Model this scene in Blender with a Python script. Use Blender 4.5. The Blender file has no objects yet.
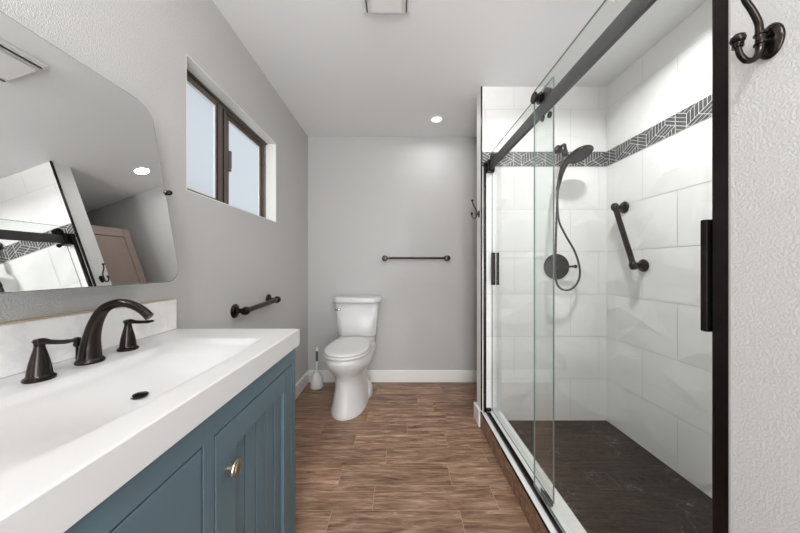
import bpy, bmesh, math, random
from mathutils import Vector, Matrix

scene = bpy.context.scene
COL = scene.collection
PI = math.pi

def lin(c):
    def f(v):
        v /= 255.0
        return v / 12.92 if v <= .04045 else ((v + .055) / 1.055) ** 2.4
    return (f(c[0]), f(c[1]), f(c[2]), 1.0)

# ------------------------------------------------------------------ camera
CAMZ = 1.16
cam_d = bpy.data.cameras.new('camera')
cam_d.sensor_width = 36.0
cam_d.lens = 272.0 * 36.0 / 800.0
cam_d.shift_x = 2.0 / 800.0
cam_d.shift_y = -0.5 / 800.0
cam_d.clip_start = 0.02
cam = bpy.data.objects.new('camera', cam_d)
cam.location = (0, 0, CAMZ)
cam.rotation_euler = (PI / 2, 0, 0)
COL.objects.link(cam)
scene.camera = cam

# ------------------------------------------------------------------ sky
world = bpy.data.worlds.new('overcast_sky')
scene.world = world
world.use_nodes = True
bg = world.node_tree.nodes['Background']
bg.inputs['Color'].default_value = (0.94, 0.965, 1.0, 1)
bg.inputs['Strength'].default_value = 0.85

# ------------------------------------------------------------------ exposure
vs = scene.view_settings
vs.view_transform = 'Standard'
vs.look = 'None'
vs.gamma = 1.0
vs.use_curve_mapping = False
vs.exposure = 0.0

# ------------------------------------------------------------------ lamps
def area_disk(name, loc, size, power, color=(.985, .99, 1), spread=170):
    d = bpy.data.lights.new(name, 'AREA')
    d.shape = 'DISK'
    d.size = size
    d.energy = power
    d.color = color
    d.spread = math.radians(spread)
    o = bpy.data.objects.new(name, d)
    o.location = loc
    COL.objects.link(o)
    return o

P_TOILET, P_SHOWER, P_FILL_GLOBE, P_VANITY = 2.2, 12.5, 112.0, 10.0
# added fill light behind the camera, shining in through an added doorway gap
dl = bpy.data.lights.new('rear_fill_light', 'AREA')
dl.shape = 'RECTANGLE'
dl.size, dl.size_y = 1.1, 2.0
dl.energy = 66.0
dl.color = (.94, .975, 1.0)
dlo = bpy.data.objects.new('rear_fill_light', dl)
dlo.location = (.1, -1.75, 1.15)
dlo.rotation_euler = (PI / 2, 0, 0)
COL.objects.link(dlo)

# ------------------------------------------------------------------ helpers
def world_off(parent):
    off = Vector((0, 0, 0))
    while parent is not None:
        off += parent.location
        parent = parent.parent
    return off

def obj(name, bm, mat, parent=None, smooth=False, bevel=0, seg=2, mats=None, label=None, auto=None):
    off = world_off(parent)
    if parent is not None:
        bmesh.ops.translate(bm, verts=bm.verts, vec=-off)
    me = bpy.data.meshes.new(name)
    bm.to_mesh(me)
    bm.free()
    for m in (mats or [mat]):
        me.materials.append(m)
    if smooth:
        me.polygons.foreach_set('use_smooth', [True] * len(me.polygons))
        if auto is not None:
            try:
                me.set_sharp_from_angle(angle=math.radians(auto))
            except Exception:
                pass
    o = bpy.data.objects.new(name, me)
    COL.objects.link(o)
    o.parent = parent
    if bevel:
        b = o.modifiers.new('bevel', 'BEVEL')
        b.width = bevel
        b.segments = seg
        b.limit_method = 'ANGLE'
        b.angle_limit = math.radians(40)
        b.harden_normals = False
    if label:
        o['label'] = label
    return o

def tag(o, label, cat, group=None):
    o['label'] = label
    o['category'] = cat
    if group:
        o['group'] = group
    return o

def thing(name, loc, label, cat, group=None):
    o = bpy.data.objects.new(name, None)
    o.empty_display_size = .05
    o.location = loc
    COL.objects.link(o)
    return tag(o, label, cat, group)

def struct(o):
    o['kind'] = 'structure'
    return o

def BM():
    return bmesh.new()

def box(bm, x0, x1, y0, y1, z0, z1, mi=0):
    vs_ = [bm.verts.new((x, y, z)) for x in (x0, x1) for y in (y0, y1) for z in (z0, z1)]
    idx = [(0, 1, 3, 2), (4, 6, 7, 5), (0, 4, 5, 1), (2, 3, 7, 6), (0, 2, 6, 4), (1, 5, 7, 3)]
    for f in idx:
        fc = bm.faces.new([vs_[i] for i in f])
        fc.material_index = mi
    return vs_

def frame_for(d, up=None):
    d = d.normalized()
    if up is None:
        up = Vector((0, 0, 1)) if abs(d.z) < .95 else Vector((0, 1, 0))
    a = d.cross(up).normalized()
    b = a.cross(d).normalized()
    return a, b

def smooth_path(pts, n=8):
    pts = [Vector(p) for p in pts]
    out = []
    for i in range(len(pts) - 1):
        p0 = pts[max(i - 1, 0)]
        p1, p2 = pts[i], pts[i + 1]
        p3 = pts[min(i + 2, len(pts) - 1)]
        for k in range(n):
            t = k / n
            out.append(.5 * ((2 * p1) + (p2 - p0) * t + (2 * p0 - 5 * p1 + 4 * p2 - p3) * t * t + (3 * p1 - p0 - 3 * p2 + p3) * t ** 3))
    out.append(pts[-1])
    return out

def lerp_list(vals, n=8):
    out = []
    for i in range(len(vals) - 1):
        for k in range(n):
            t = k / n
            out.append(vals[i] * (1 - t) + vals[i + 1] * t)
    out.append(vals[-1])
    return out

def tube(bm, pts, radii, seg=16, flat=None, caps=True):
    pts = [Vector(p) for p in pts]
    n = len(pts)
    if not hasattr(radii, '__len__'):
        radii = [radii] * n
    flat = flat or [1.0] * n
    rings = []
    a = b = None
    for i, p in enumerate(pts):
        d = (pts[min(i + 1, n - 1)] - pts[max(i - 1, 0)])
        if d.length < 1e-9:
            d = Vector((0, 0, 1))
        d.normalize()
        if a is None:
            a, b = frame_for(d)
        else:
            a = (a - d * a.dot(d)).normalized()
            b = d.cross(a).normalized() * (1 if d.cross(a).dot(b) > 0 else -1)
        rings.append([bm.verts.new(p + (a * math.cos(t) + b * math.sin(t) * flat[i]) * radii[i])
                      for t in [2 * PI * k / seg for k in range(seg)]])
    for r0, r1 in zip(rings, rings[1:]):
        for k in range(seg):
            bm.faces.new((r0[k], r0[(k + 1) % seg], r1[(k + 1) % seg], r1[k]))
    if caps:
        bm.faces.new(rings[0][::-1])
        bm.faces.new(rings[-1])
    return rings

def lathe(bm, prof, origin, axis=(0, 0, 1), seg=32, sx=1.0, sy=1.0):
    """prof: (radius, distance along axis) pairs"""
    origin = Vector(origin)
    ax = Vector(axis).normalized()
    a, b = frame_for(ax)
    rings = []
    for r, h in prof:
        if r < 1e-6:
            rings.append([bm.verts.new(origin + ax * h)])
        else:
            rings.append([bm.verts.new(origin + ax * h + a * r * sx * math.cos(2 * PI * k / seg) + b * r * sy * math.sin(2 * PI * k / seg)) for k in range(seg)])
    for r0, r1 in zip(rings, rings[1:]):
        for k in range(seg):
            k2 = (k + 1) % seg
            if len(r0) == 1 and len(r1) == 1:
                continue
            if len(r0) == 1:
                bm.faces.new((r0[0], r1[k2], r1[k]))
            elif len(r1) == 1:
                bm.faces.new((r0[k], r0[k2], r1[0]))
            else:
                bm.faces.new((r0[k], r0[k2], r1[k2], r1[k]))
    if len(rings[0]) > 1:
        bm.faces.new(rings[0])
    if len(rings[-1]) > 1:
        bm.faces.new(rings[-1][::-1])
    bmesh.ops.recalc_face_normals(bm, faces=bm.faces)

def loft(bm, rings_pts, cap0=True, cap1=True):
    rings = [[bm.verts.new(p) for p in r] for r in rings_pts]
    n = len(rings[0])
    for r0, r1 in zip(rings, rings[1:]):
        for k in range(n):
            bm.faces.new((r0[k], r0[(k + 1) % n], r1[(k + 1) % n], r1[k]))
    if cap0:
        bm.faces.new(rings[0][::-1])
    if cap1:
        bm.faces.new(rings[-1])
    bmesh.ops.recalc_face_normals(bm, faces=bm.faces)

# ------------------------------------------------------------------ materials
def nodes_of(name):
    m = bpy.data.materials.new(name)
    m.use_nodes = True
    nt = m.node_tree
    return m, nt, nt.nodes['Principled BSDF'], nt.nodes['Material Output']

def setp(p, **k):
    for kk, v in k.items():
        p.inputs[kk.replace('_', ' ')].default_value = v

def coords(nt, scale=(1, 1, 1)):
    tc = nt.nodes.new('ShaderNodeTexCoord')
    mp = nt.nodes.new('ShaderNodeMapping')
    mp.inputs['Scale'].default_value = scale
    nt.links.new(tc.outputs['Object'], mp.inputs['Vector'])
    return mp.outputs['Vector']

def noise(nt, vec, scale, detail=3, rough=.5):
    n = nt.nodes.new('ShaderNodeTexNoise')
    n.inputs['Scale'].default_value = scale
    n.inputs['Detail'].default_value = detail
    n.inputs['Roughness'].default_value = rough
    if vec is not None:
        nt.links.new(vec, n.inputs['Vector'])
    return n

def bump(nt, height, strength, dist, p):
    b = nt.nodes.new('ShaderNodeBump')
    b.inputs['Strength'].default_value = strength
    b.inputs['Distance'].default_value = dist
    nt.links.new(height, b.inputs['Height'])
    nt.links.new(b.outputs['Normal'], p.inputs['Normal'])
    return b

def ramp(nt, fac, stops):
    r = nt.nodes.new('ShaderNodeValToRGB')
    el = r.color_ramp.elements
    while len(el) > 1:
        el.remove(el[-1])
    el[0].position = stops[0][0]
    el[0].color = stops[0][1]
    for pos, c in stops[1:]:
        e = el.new(pos)
        e.color = c
    nt.links.new(fac, r.inputs['Fac'])
    return r

def plain(name, col, rough=.5, metal=0.0, spec=.5, coat=0.0, vary=0.0, vscale=8, bmp=0.0, bscale=200):
    m, nt, p, out = nodes_of(name)
    c = lin(col)
    setp(p, Base_Color=c, Roughness=rough, Metallic=metal)
    p.inputs['Specular IOR Level'].default_value = spec
    if coat:
        p.inputs['Coat Weight'].default_value = coat
        p.inputs['Coat Roughness'].default_value = .08
    v = coords(nt)
    if vary:
        n = noise(nt, v, vscale, 4)
        d = tuple(max(0, x * (1 - vary)) for x in c[:3]) + (1,)
        l = tuple(min(1, x * (1 + vary)) for x in c[:3]) + (1,)
        r = ramp(nt, n.outputs['Fac'], [(.3, d), (.7, l)])
        nt.links.new(r.outputs['Color'], p.inputs['Base Color'])
    if bmp:
        n = noise(nt, v, bscale, 3)
        bump(nt, n.outputs['Fac'], bmp, .002, p)
    return m

def plaster(name, col, strength=.35):
    """orange peel wall paint"""
    m, nt, p, out = nodes_of(name)
    setp(p, Base_Color=lin(col), Roughness=.62)
    p.inputs['Specular IOR Level'].default_value = .35
    v = coords(nt)
    n1 = noise(nt, v, 240, 3, .55)
    r = ramp(nt, n1.outputs['Fac'], [(.4, (0, 0, 0, 1)), (.68, (1, 1, 1, 1))])
    bump(nt, r.outputs['Color'], strength, .0016, p)
    return m

M_WALL = plaster('grey_wall_paint', (192, 190, 188), .62)
M_WALL_LIGHT = plaster('pale_wall_paint', (201, 199, 197), .3)
M_NIB = plaster('white_partition_paint', (234, 233, 231), .15)
M_CEIL = plaster('white_ceiling_paint', (240, 240, 240), .12)
M_TRIM = plain('white_trim_paint', (236, 234, 230), .35)
M_WHITE = plain('white_plastic', (238, 237, 234), .4)
M_BRONZE = plain('oil_rubbed_bronze', (50, 45, 42), .2, .9, vary=.25, vscale=30)
M_BLACK = plain('dark_bronze_metal', (52, 46, 45), .27, .85, vary=.2, vscale=25)
M_GUN = plain('gunmetal_rail', (64, 63, 62), .5, 0.0, spec=.3, vary=.1, vscale=20)
M_NICKEL = plain('brushed_nickel', (176, 166, 152), .28, 1.0)
M_CHROME = plain('chrome', (205, 205, 205), .12, 1.0)
M_PORC = plain('white_porcelain', (216, 214, 213), .3)
M_SEAT = plain('white_seat_plastic', (220, 218, 216), .22)
M_TEAL = plain('blue_grey_cabinet_paint', (81, 101, 110), .42, vary=.05, vscale=5)
M_TEALDK = plain('cabinet_gap', (30, 38, 42), .8)
M_COUNTER = plain('white_cultured_stone', (206, 204, 203), .36)
M_SILL = plain('white_stone_sill', (232, 231, 228), .25, vary=.03, vscale=6)
M_GROUT = plain('pale_grout', (212, 210, 207), .85)
M_RUBBER = plain('black_seal', (22, 21, 21), .6)
M_CAULK = plain('tan_caulk', (196, 172, 142), .6)
M_GREEN = plain('green_grip', (58, 92, 80), .5)
M_DRAINDARK = plain('drain_shadow', (28, 26, 25), .5, .5)

def marble():
    m, nt, p, out = nodes_of('white_marble_backsplash')
    setp(p, Roughness=.2)
    v = coords(nt)
    n = noise(nt, v, 5, 6, .65)
    r = ramp(nt, n.outputs['Fac'], [(.3, lin((238, 236, 233))), (.46, lin((233, 231, 229))), (.5, lin((225, 223, 222))), (.54, lin((234, 232, 230))), (.8, lin((240, 238, 235)))])
    nt.links.new(r.outputs['Color'], p.inputs['Base Color'])
    return m
M_MARBLE = marble()

def wood_floor():
    m, nt, p, out = nodes_of('wood_look_plank')
    at = nt.nodes.new('ShaderNodeAttribute')
    at.attribute_name = 'plank'
    tc = nt.nodes.new('ShaderNodeTexCoord')
    sc = nt.nodes.new('ShaderNodeVectorMath'); sc.operation = 'SCALE'
    nt.links.new(at.outputs['Color'], sc.inputs[0]); sc.inputs['Scale'].default_value = 37.0
    ad = nt.nodes.new('ShaderNodeVectorMath'); ad.operation = 'ADD'
    nt.links.new(tc.outputs['Object'], ad.inputs[0]); nt.links.new(sc.outputs['Vector'], ad.inputs[1])
    mp = nt.nodes.new('ShaderNodeMapping'); mp.inputs['Scale'].default_value = (2.6, 22, 22)
    nt.links.new(ad.outputs['Vector'], mp.inputs['Vector'])
    n1 = noise(nt, mp.outputs['Vector'], 1.7, 9, .7)
    n1.inputs['Distortion'].default_value = .6
    mp2 = nt.nodes.new('ShaderNodeMapping'); mp2.inputs['Scale'].default_value = (9, 150, 150)
    nt.links.new(ad.outputs['Vector'], mp2.inputs['Vector'])
    n2 = noise(nt, mp2.outputs['Vector'], 1.5, 3, .5)
    r = ramp(nt, n1.outputs['Fac'], [(.30, lin((78, 52, 38))), (.42, lin((134, 100, 78))), (.54, lin((164, 130, 106))), (.68, lin((204, 172, 146)))])
    r2 = ramp(nt, n2.outputs['Fac'], [(.3, (.66, .64, .62, 1)), (.62, (1.08, 1.08, 1.08, 1))])
    mx = nt.nodes.new('ShaderNodeMixRGB'); mx.blend_type = 'MULTIPLY'; mx.inputs['Fac'].default_value = 1
    nt.links.new(r.outputs['Color'], mx.inputs['Color1']); nt.links.new(r2.outputs['Color'], mx.inputs['Color2'])
    sep = nt.nodes.new('ShaderNodeSeparateColor')
    nt.links.new(at.outputs['Color'], sep.inputs['Color'])
    hsv = nt.nodes.new('ShaderNodeHueSaturation')
    mr = nt.nodes.new('ShaderNodeMapRange'); mr.inputs['To Min'].default_value = .82; mr.inputs['To Max'].default_value = 1.16
    nt.links.new(sep.outputs['Green'], mr.inputs['Value'])
    nt.links.new(mr.outputs['Result'], hsv.inputs['Value'])
    nt.links.new(mx.outputs['Color'], hsv.inputs['Color'])
    nt.links.new(hsv.outputs['Color'], p.inputs['Base Color'])
    setp(p, Roughness=.42)
    bump(nt, n2.outputs['Fac'], .12, .002, p)
    return m
M_WOOD = wood_floor()
M_FLOORGROUT = plain('brown_grout', (172, 146, 124), .85)

def slate():
    m, nt, p, out = nodes_of('dark_slate_pan')
    v = coords(nt)
    n0 = noise(nt, v, 5.0, 9, .72)
    base = ramp(nt, n0.outputs['Fac'], [(.3, lin((16, 16, 17))), (.55, lin((25, 26, 27))), (.75, lin((42, 42, 42)))])
    vo = nt.nodes.new('ShaderNodeTexVoronoi'); vo.feature = 'DISTANCE_TO_EDGE'
    vo.inputs['Scale'].default_value = 9
    n3 = noise(nt, v, 4, 4, .6)
    mixv = nt.nodes.new('ShaderNodeMixRGB'); mixv.inputs['Fac'].default_value = .35
    nt.links.new(v, mixv.inputs['Color1']); nt.links.new(n3.outputs['Color'], mixv.inputs['Color2'])
    nt.links.new(mixv.outputs['Color'], vo.inputs['Vector'])
    vein = ramp(nt, vo.outputs['Distance'], [(0, (.5, .5, .5, 1)), (.018, (0, 0, 0, 1))])
    n4 = noise(nt, v, 6, 3, .5)
    cut = ramp(nt, n4.outputs['Fac'], [(.5, (0, 0, 0, 1)), (.62, (.8, .8, .8, 1))])
    mul = nt.nodes.new('ShaderNodeMixRGB'); mul.blend_type = 'MULTIPLY'; mul.inputs['Fac'].default_value = 1
    nt.links.new(vein.outputs['Color'], mul.inputs['Color1']); nt.links.new(cut.outputs['Color'], mul.inputs['Color2'])
    mx = nt.nodes.new('ShaderNodeMixRGB')
    nt.links.new(mul.outputs['Color'], mx.inputs['Fac'])
    nt.links.new(base.outputs['Color'], mx.inputs['Color1']); mx.inputs['Color2'].default_value = lin((176, 166, 156))
    nt.links.new(mx.outputs['Color'], p.inputs['Base Color'])
    p.inputs['Specular IOR Level'].default_value = .22
    n2 = noise(nt, v, 70, 5, .65)
    rr = ramp(nt, n2.outputs['Fac'], [(.35, (.22, .22, .22, 1)), (.7, (.6, .6, .6, 1))])
    nt.links.new(rr.outputs['Color'], p.inputs['Roughness'])
    bump(nt, n2.outputs['Fac'], .8, .004, p)
    return m
M_SLATE = slate()

M_TILE = plain('glazed_white_tile', (243, 241, 239), .24, vary=.02, vscale=3)
M_ACCENT = plain('charcoal_mosaic_tile', (74, 73, 74), .35, vary=.25, vscale=22)
M_ACCGROUT = plain('white_mosaic_grout', (220, 218, 214), .7)

def thin_glass(name, tint, edge=False):
    m = bpy.data.materials.new(name)
    m.use_nodes = True
    nt = m.node_tree
    nt.nodes.clear()
    out = nt.nodes.new('ShaderNodeOutputMaterial')
    tr = nt.nodes.new('ShaderNodeBsdfTransparent'); tr.inputs['Color'].default_value = tint
    gl = nt.nodes.new('ShaderNodeBsdfGlossy'); gl.inputs['Roughness'].default_value = .0
    gl.inputs['Color'].default_value = (1, 1, 1, 1)
    geo = nt.nodes.new('ShaderNodeNewGeometry')
    ior = nt.nodes.new('ShaderNodeMapRange')
    ior.inputs['To Min'].default_value = 1.36
    ior.inputs['To Max'].default_value = 1 / 1.36
    nt.links.new(geo.outputs['Backfacing'], ior.inputs['Value'])
    fr = nt.nodes.new('ShaderNodeFresnel')
    nt.links.new(ior.outputs['Result'], fr.inputs['IOR'])
    mx = nt.nodes.new('ShaderNodeMixShader')
    nt.links.new(fr.outputs['Fac'], mx.inputs['Fac'])
    nt.links.new(tr.outputs['BSDF'], mx.inputs[1]); nt.links.new(gl.outputs['BSDF'], mx.inputs[2])
    nt.links.new(mx.outputs['Shader'], out.inputs['Surface'])
    return m
M_GLASS = thin_glass('clear_shower_glass', (.955, .97, .962, 1))
M_GLASSEDGE = plain('green_glass_edge', (116, 130, 123), .2)

def frosted():
    m = bpy.data.materials.new('frosted_window_glass')
    m.use_nodes = True
    nt = m.node_tree
    nt.nodes.clear()
    out = nt.nodes.new('ShaderNodeOutputMaterial')
    tl = nt.nodes.new('ShaderNodeBsdfTranslucent'); tl.inputs['Color'].default_value = (.93, .96, .985, 1)
    gl = nt.nodes.new('ShaderNodeBsdfGlossy'); gl.inputs['Roughness'].default_value = .25
    mx = nt.nodes.new('ShaderNodeMixShader'); mx.inputs['Fac'].default_value = .05
    nt.links.new(tl.outputs['BSDF'], mx.inputs[1]); nt.links.new(gl.outputs['BSDF'], mx.inputs[2])
    nt.links.new(mx.outputs['Shader'], out.inputs['Surface'])
    return m
M_FROST = frosted()

def silver():
    m, nt, p, out = nodes_of('mirror_silver')
    setp(p, Base_Color=(.86, .865, .86, 1), Metallic=1.0, Roughness=.0)
    return m
M_MIRROR = silver()
M_MIRROREDGE = plain('mirror_polished_edge', (150, 152, 150), .2, .6)

def lamp_mat(name, col, strength):
    m = bpy.data.materials.new(name)
    m.use_nodes = True
    nt = m.node_tree
    nt.nodes.clear()
    out = nt.nodes.new('ShaderNodeOutputMaterial')
    e = nt.nodes.new('ShaderNodeEmission')
    e.inputs['Color'].default_value = col
    e.inputs['Strength'].default_value = strength
    nt.links.new(e.outputs['Emission'], out.inputs['Surface'])
    return m
M_LENS = lamp_mat('lit_lamp_lens', (1, .98, .95, 1), 1.8)
M_DOOR = plain('taupe_door_paint', (152, 135, 126), .45, vary=.06, vscale=4)
M_CASING = plain('taupe_casing_paint', (154, 136, 127), .45)

# ------------------------------------------------------------------ room dimensions
XL = -.90          # left wall
YB = 2.72          # back wall
ZC = 2.45          # ceiling
XS = .60           # shower front line
XR = 1.50          # shower right wall
YS0, YS1 = .497, 1.957   # shower near / far wall
YF = -1.30         # wall behind the camera
XO = 1.95          # right end of toilet alcove
T = .12

# floor of planks
random.seed(5)
bm = BM()
cl = bm.loops.layers.color.new('plank')
box(bm, XL - T, XO + T, YF - T, YB + T, -.06, -.0012, 1)
P, LEN, G = .1472, .605, .0014
y0 = 1.437
off = {0: -.071, 1: -.285, -1: -.318, -2: -.122, 2: -.54}
r = -19
while True:
    ya = y0 + .1472 * (r)
    # row index relative to the row that starts at Y 1.575
    k = r - 1
    if ya > YB + .05:
        break
    o_ = off.get(k, random.uniform(0, LEN))
    a = max(ya + G, YF); b = min(ya + P - G, YB)
    if b > a:
        x = o_ - math.ceil((o_ - XL) / LEN) * LEN
        while x < XO:
            xa, xb = max(x + G, XL), min(x + LEN - G, XO)
            if xb > xa:
                f = bm.faces.new([bm.verts.new((xx, yy, 0)) for xx, yy in ((xa, a), (xb, a), (xb, b), (xa, b))])
                c = (random.random(), random.random(), random.random(), 1)
                for lp in f.loops:
                    lp[cl] = c
            x += LEN
    r += 1
struct(obj('floor', bm, None, mats=[M_WOOD, M_FLOORGROUT]))

bm = BM(); box(bm, XL - T, XO + T, YF - T, YB + T, ZC, ZC + .1)
struct(obj('ceiling', bm, M_CEIL))

# left wall with the window opening
WY0, WY1, WZ0, WZ1 = 1.155, 2.01, 1.482, 2.064
bm = BM()
box(bm, XL - T, XL, YF - T, WY0, 0, ZC)
box(bm, XL - T, XL, WY1, YB + T, 0, ZC)
box(bm, XL - T, XL, WY0, WY1, 0, WZ0)
box(bm, XL - T, XL, WY0, WY1, WZ1, ZC)
struct(obj('wall_left', bm, M_WALL))
bm = BM()
box(bm, XL - T, XO + T, YB, YB + T, 0, ZC)
struct(obj('wall_back', bm, M_WALL))
bm = BM()
box(bm, XL - T, -.35, YF - T, YF, 0, ZC); box(bm, .55, XO + T, YF - T, YF, 0, ZC); box(bm, -.35, .55, YF - T, YF, 2.08, ZC)  # unseen doorway gap, made up to let the rear fill light in
struct(obj('wall_front', bm, M_WALL))
bm = BM(); box(bm, XO, XO + T, YS1 + .1, YB, 0, ZC)
struct(obj('wall_alcove_right', bm, M_WALL))
# right wall beside the camera (ends at the shower opening)
bm = BM()
box(bm, XS, XS + T, YF, YS0, 0, ZC)
struct(obj('wall_right', bm, M_WALL_LIGHT, bevel=.006))
# partition between shower and toilet
bm = BM()
box(bm, XS, XO, YS1 + .008, 2.072, 0, ZC)
struct(obj('wall_partition', bm, M_NIB, bevel=.002))
# outer shell of shower
bm = BM()
box(bm, XR + .008, XR + .12, YF, YS1, 0, ZC)
box(bm, XS + T, XR + .008, YS0 - .10, YS0 - .008, 0, ZC)
struct(obj('wall_shower_shell', bm, M_WALL))

# shower tile walls ---------------------------------------------------
random.seed(11)
BZ0, BZ1 = 1.873, 1.983      # mosaic band
ROWS = [BZ0 - .305 * k for k in range(7)]
def tile_wall(name, org, u, n, length, joints_even, joints_odd, z_lo=.045):
    """org: base point at z=0; u: unit vector along the wall; n: unit normal into the shower"""
    org, u, n = Vector(org), Vector(u), Vector(n)
    bm = BM()
    def P3(a, z, d):
        return org + u * a + Vector((0, 0, z)) + n * d
    # grout bed
    fs = [P3(0, z_lo, -.0015), P3(length, z_lo, -.0015), P3(length, ZC, -.0015), P3(0, ZC, -.0015)]
    f = bm.faces.new([bm.verts.new(q) for q in fs]); f.material_index = 1
    rows = []
    for k in range(6):
        rows.append((ROWS[k + 1], ROWS[k], k))
    rows.append((BZ1, BZ1 + .305, -1))
    rows.append((BZ1 + .305, ZC + .15, -2))
    g = .0015
    for z0, z1, k in rows:
        js = joints_even if k % 2 == 0 else joints_odd
        a = js - 3 * .61
        while a < length:
            a0, a1 = a + g, a + .61 - g
            if a1 > 0.004 and a0 < length - .004:
                nx, ny = 5, 3
                grid = []
                for i in range(nx + 1):
                    col = []
                    for j in range(ny + 1):
                        s, t = i / nx, j / ny
                        inn_x, inn_y = 0 < i < nx, 0 < j < ny
                        if inn_x:
                            s += random.uniform(-.35, .35) / nx
                        if inn_y:
                            t += random.uniform(-.35, .35) / ny
                        d = random.uniform(-.0015, .0085) if (inn_x and inn_y) else 0
                        if inn_x and not inn_y:
                            d = 0
                        col.append([a0 + (a1 - a0) * s, z0 + g + (z1 - z0 - 2 * g) * t, d])
                    grid.append(col)
                vg = [[None] * (ny + 1) for _ in range(nx + 1)]
                for i in range(nx + 1):
                    for j in range(ny + 1):
                        A, Z, D = grid[i][j]
                        A2 = min(max(A, 0), length)
                        Z2 = min(max(Z, z_lo), ZC)
                        if A2 != A or Z2 != Z:
                            D = 0
                        vg[i][j] = bm.verts.new(P3(A2, Z2, D))
                for i in range(nx):
                    for j in range(ny):
                        q = [vg[i][j], vg[i + 1][j], vg[i + 1][j + 1], vg[i][j + 1]]
                        tr = ((q[0], q[1], q[2]), (q[0], q[2], q[3])) if random.random() < .5 else ((q[0], q[1], q[3]), (q[1], q[2], q[3]))
                        for t3 in tr:
                            if (t3[1].co - t3[0].co).cross(t3[2].co - t3[0].co).length > 1e-7:
                                bm.faces.new(t3)
            a += .61
    # face normals toward n
    for f in bm.faces:
        f.normal_update()
        if f.normal.dot(n) < 0:
            f.normal_flip()
    return struct(obj(name, bm, None, mats=[M_TILE, M_GROUT]))

tile_wall('wall_shower_far', (XS + .001, YS1, 0), (1, 0, 0), (0, -1, 0), XR - XS, .234, .030)
tile_wall('wall_shower_right', (XR, YS1, 0), (0, -1, 0), (-1, 0, 0), YS1 - YS0, .287, .497)
tile_wall('wall_shower_near', (XS + T + .01, YS0, 0), (1, 0, 0), (0, 1, 0), XR - XS - T - .01, .3, .1)

def mosaic(name, org, u, n, length, phase=0):
    org, u, n = Vector(org), Vector(u), Vector(n)
    H = BZ1 - BZ0
    bm = BM()
    def P3(a, z, d):
        return org + u * a + Vector((0, 0, BZ0 + z)) + n * d
    def slab(quad, d0, d1, mi):
        lo = [bm.verts.new(P3(a, z, d0)) for a, z in quad]
        hi = [bm.verts.new(P3(a, z, d1)) for a, z in quad]
        k = len(quad)
        fs = [bm.faces.new(hi)] + [bm.faces.new((lo[i], lo[(i + 1) % k], hi[(i + 1) % k], hi[i])) for i in range(k)]
        for f in fs:
            f.material_index = mi
    slab([(0, 0), (length, 0), (length, H), (0, H)], -.001, .0015, 0)
    W = .0032
    def clip(p, q):
        t0, t1 = 0.0, 1.0
        dx, dz = q[0] - p[0], q[1] - p[1]
        for pp, qq in ((-dx, p[0]), (dx, length - p[0]), (-dz, p[1]), (dz, H - p[1])):
            if abs(pp) < 1e-12:
                if qq < 0:
                    return None
            else:
                rr = qq / pp
                if pp < 0:
                    t0 = max(t0, rr)
                else:
                    t1 = min(t1, rr)
        if t1 - t0 < 1e-4:
            return None
        return ((p[0] + dx * t0, p[1] + dz * t0), (p[0] + dx * t1, p[1] + dz * t1))
    def line(p, q, w=W):
        c = clip(p, q)
        if not c:
            return
        (x0, z0), (x1, z1) = c
        L = math.hypot(x1 - x0, z1 - z0)
        nx, nz = -(z1 - z0) / L * w / 2, (x1 - x0) / L * w / 2
        quad = [(x0 - nx, z0 - nz), (x1 - nx, z1 - nz), (x1 + nx, z1 + nz), (x0 + nx, z0 + nz)]
        quad = [(min(max(a, 0), length), min(max(b, 0), H)) for a, b in quad]
        slab(quad, .001, .0022, 1)
    R = .066
    dx, dz = R * math.sqrt(3), R * 1.5
    for i in range(-2, int(length / dx) + 3):
        for j in range(-2, 4):
            cx = (i + (j % 2) * .5) * dx + phase
            cz = j * dz - .02
            V = [(cx + R * math.cos(PI / 2 + k * PI / 3), cz + R * math.sin(PI / 2 + k * PI / 3)) for k in range(6)]
            for k in (0, 1, 2):
                line(V[k], V[k + 1])
            st = (i + j) % 2
            for k in (0, 2, 4):
                a, b, c2 = V[(k + st) % 6], V[(k + 1 + st) % 6], V[(k + 2 + st) % 6]
                line((cx, cz), a)
                for t in (1 / 3., 2 / 3.):
                    line((a[0] * (1 - t) + b[0] * t, a[1] * (1 - t) + b[1] * t), (cx * (1 - t) + c2[0] * t, cz * (1 - t) + c2[1] * t), W * .8)
    line((0, .0012), (length, .0012), .0024); line((0, H - .0012), (length, H - .0012), .0024)
    bmesh.ops.recalc_face_normals(bm, faces=bm.faces)
    return struct(obj(name, bm, None, mats=[M_ACCENT, M_ACCGROUT]))
mosaic('trim_1', (XS + .001, YS1, 0), (1, 0, 0), (0, -1, 0), XR - XS - .003)
mosaic('trim_2', (XR, YS1, 0), (0, -1, 0), (-1, 0, 0), YS1 - YS0, .03)
mosaic('trim_3', (XS + T + .01, YS0, 0), (1, 0, 0), (0, 1, 0), XR - XS - T - .013, .01)

# dark metal tile edging at the far end of the opening, floor to ceiling
bm = BM(); box(bm, XS - .003, XS + .005, YS1 - .006, YS1 + .006, .12, ZC)
struct(obj('trim_4', bm, M_BLACK))

# baseboards
def baseboard(name, x0, x1, y0, y1, h=.122):
    bm = BM(); box(bm, x0, x1, y0, y1, 0, h)
    return struct(obj(name, bm, M_TRIM, bevel=.006, seg=3))
baseboard('baseboard_back', XL, XO, YB - .015, YB)
baseboard('baseboard_left', XL, XL + .015, 1.085, YB - .015)
bm = BM()
box(bm, XS - .020, XS, YS1 - .004, 2.092, 0, .118)
box(bm, XS, XO, 2.072, 2.087, 0, .122)
struct(obj('baseboard_partition', bm, M_TRIM, bevel=.005))
baseboard('baseboard_right', XS - .015, XS, YF, YS0 - .002)

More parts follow.
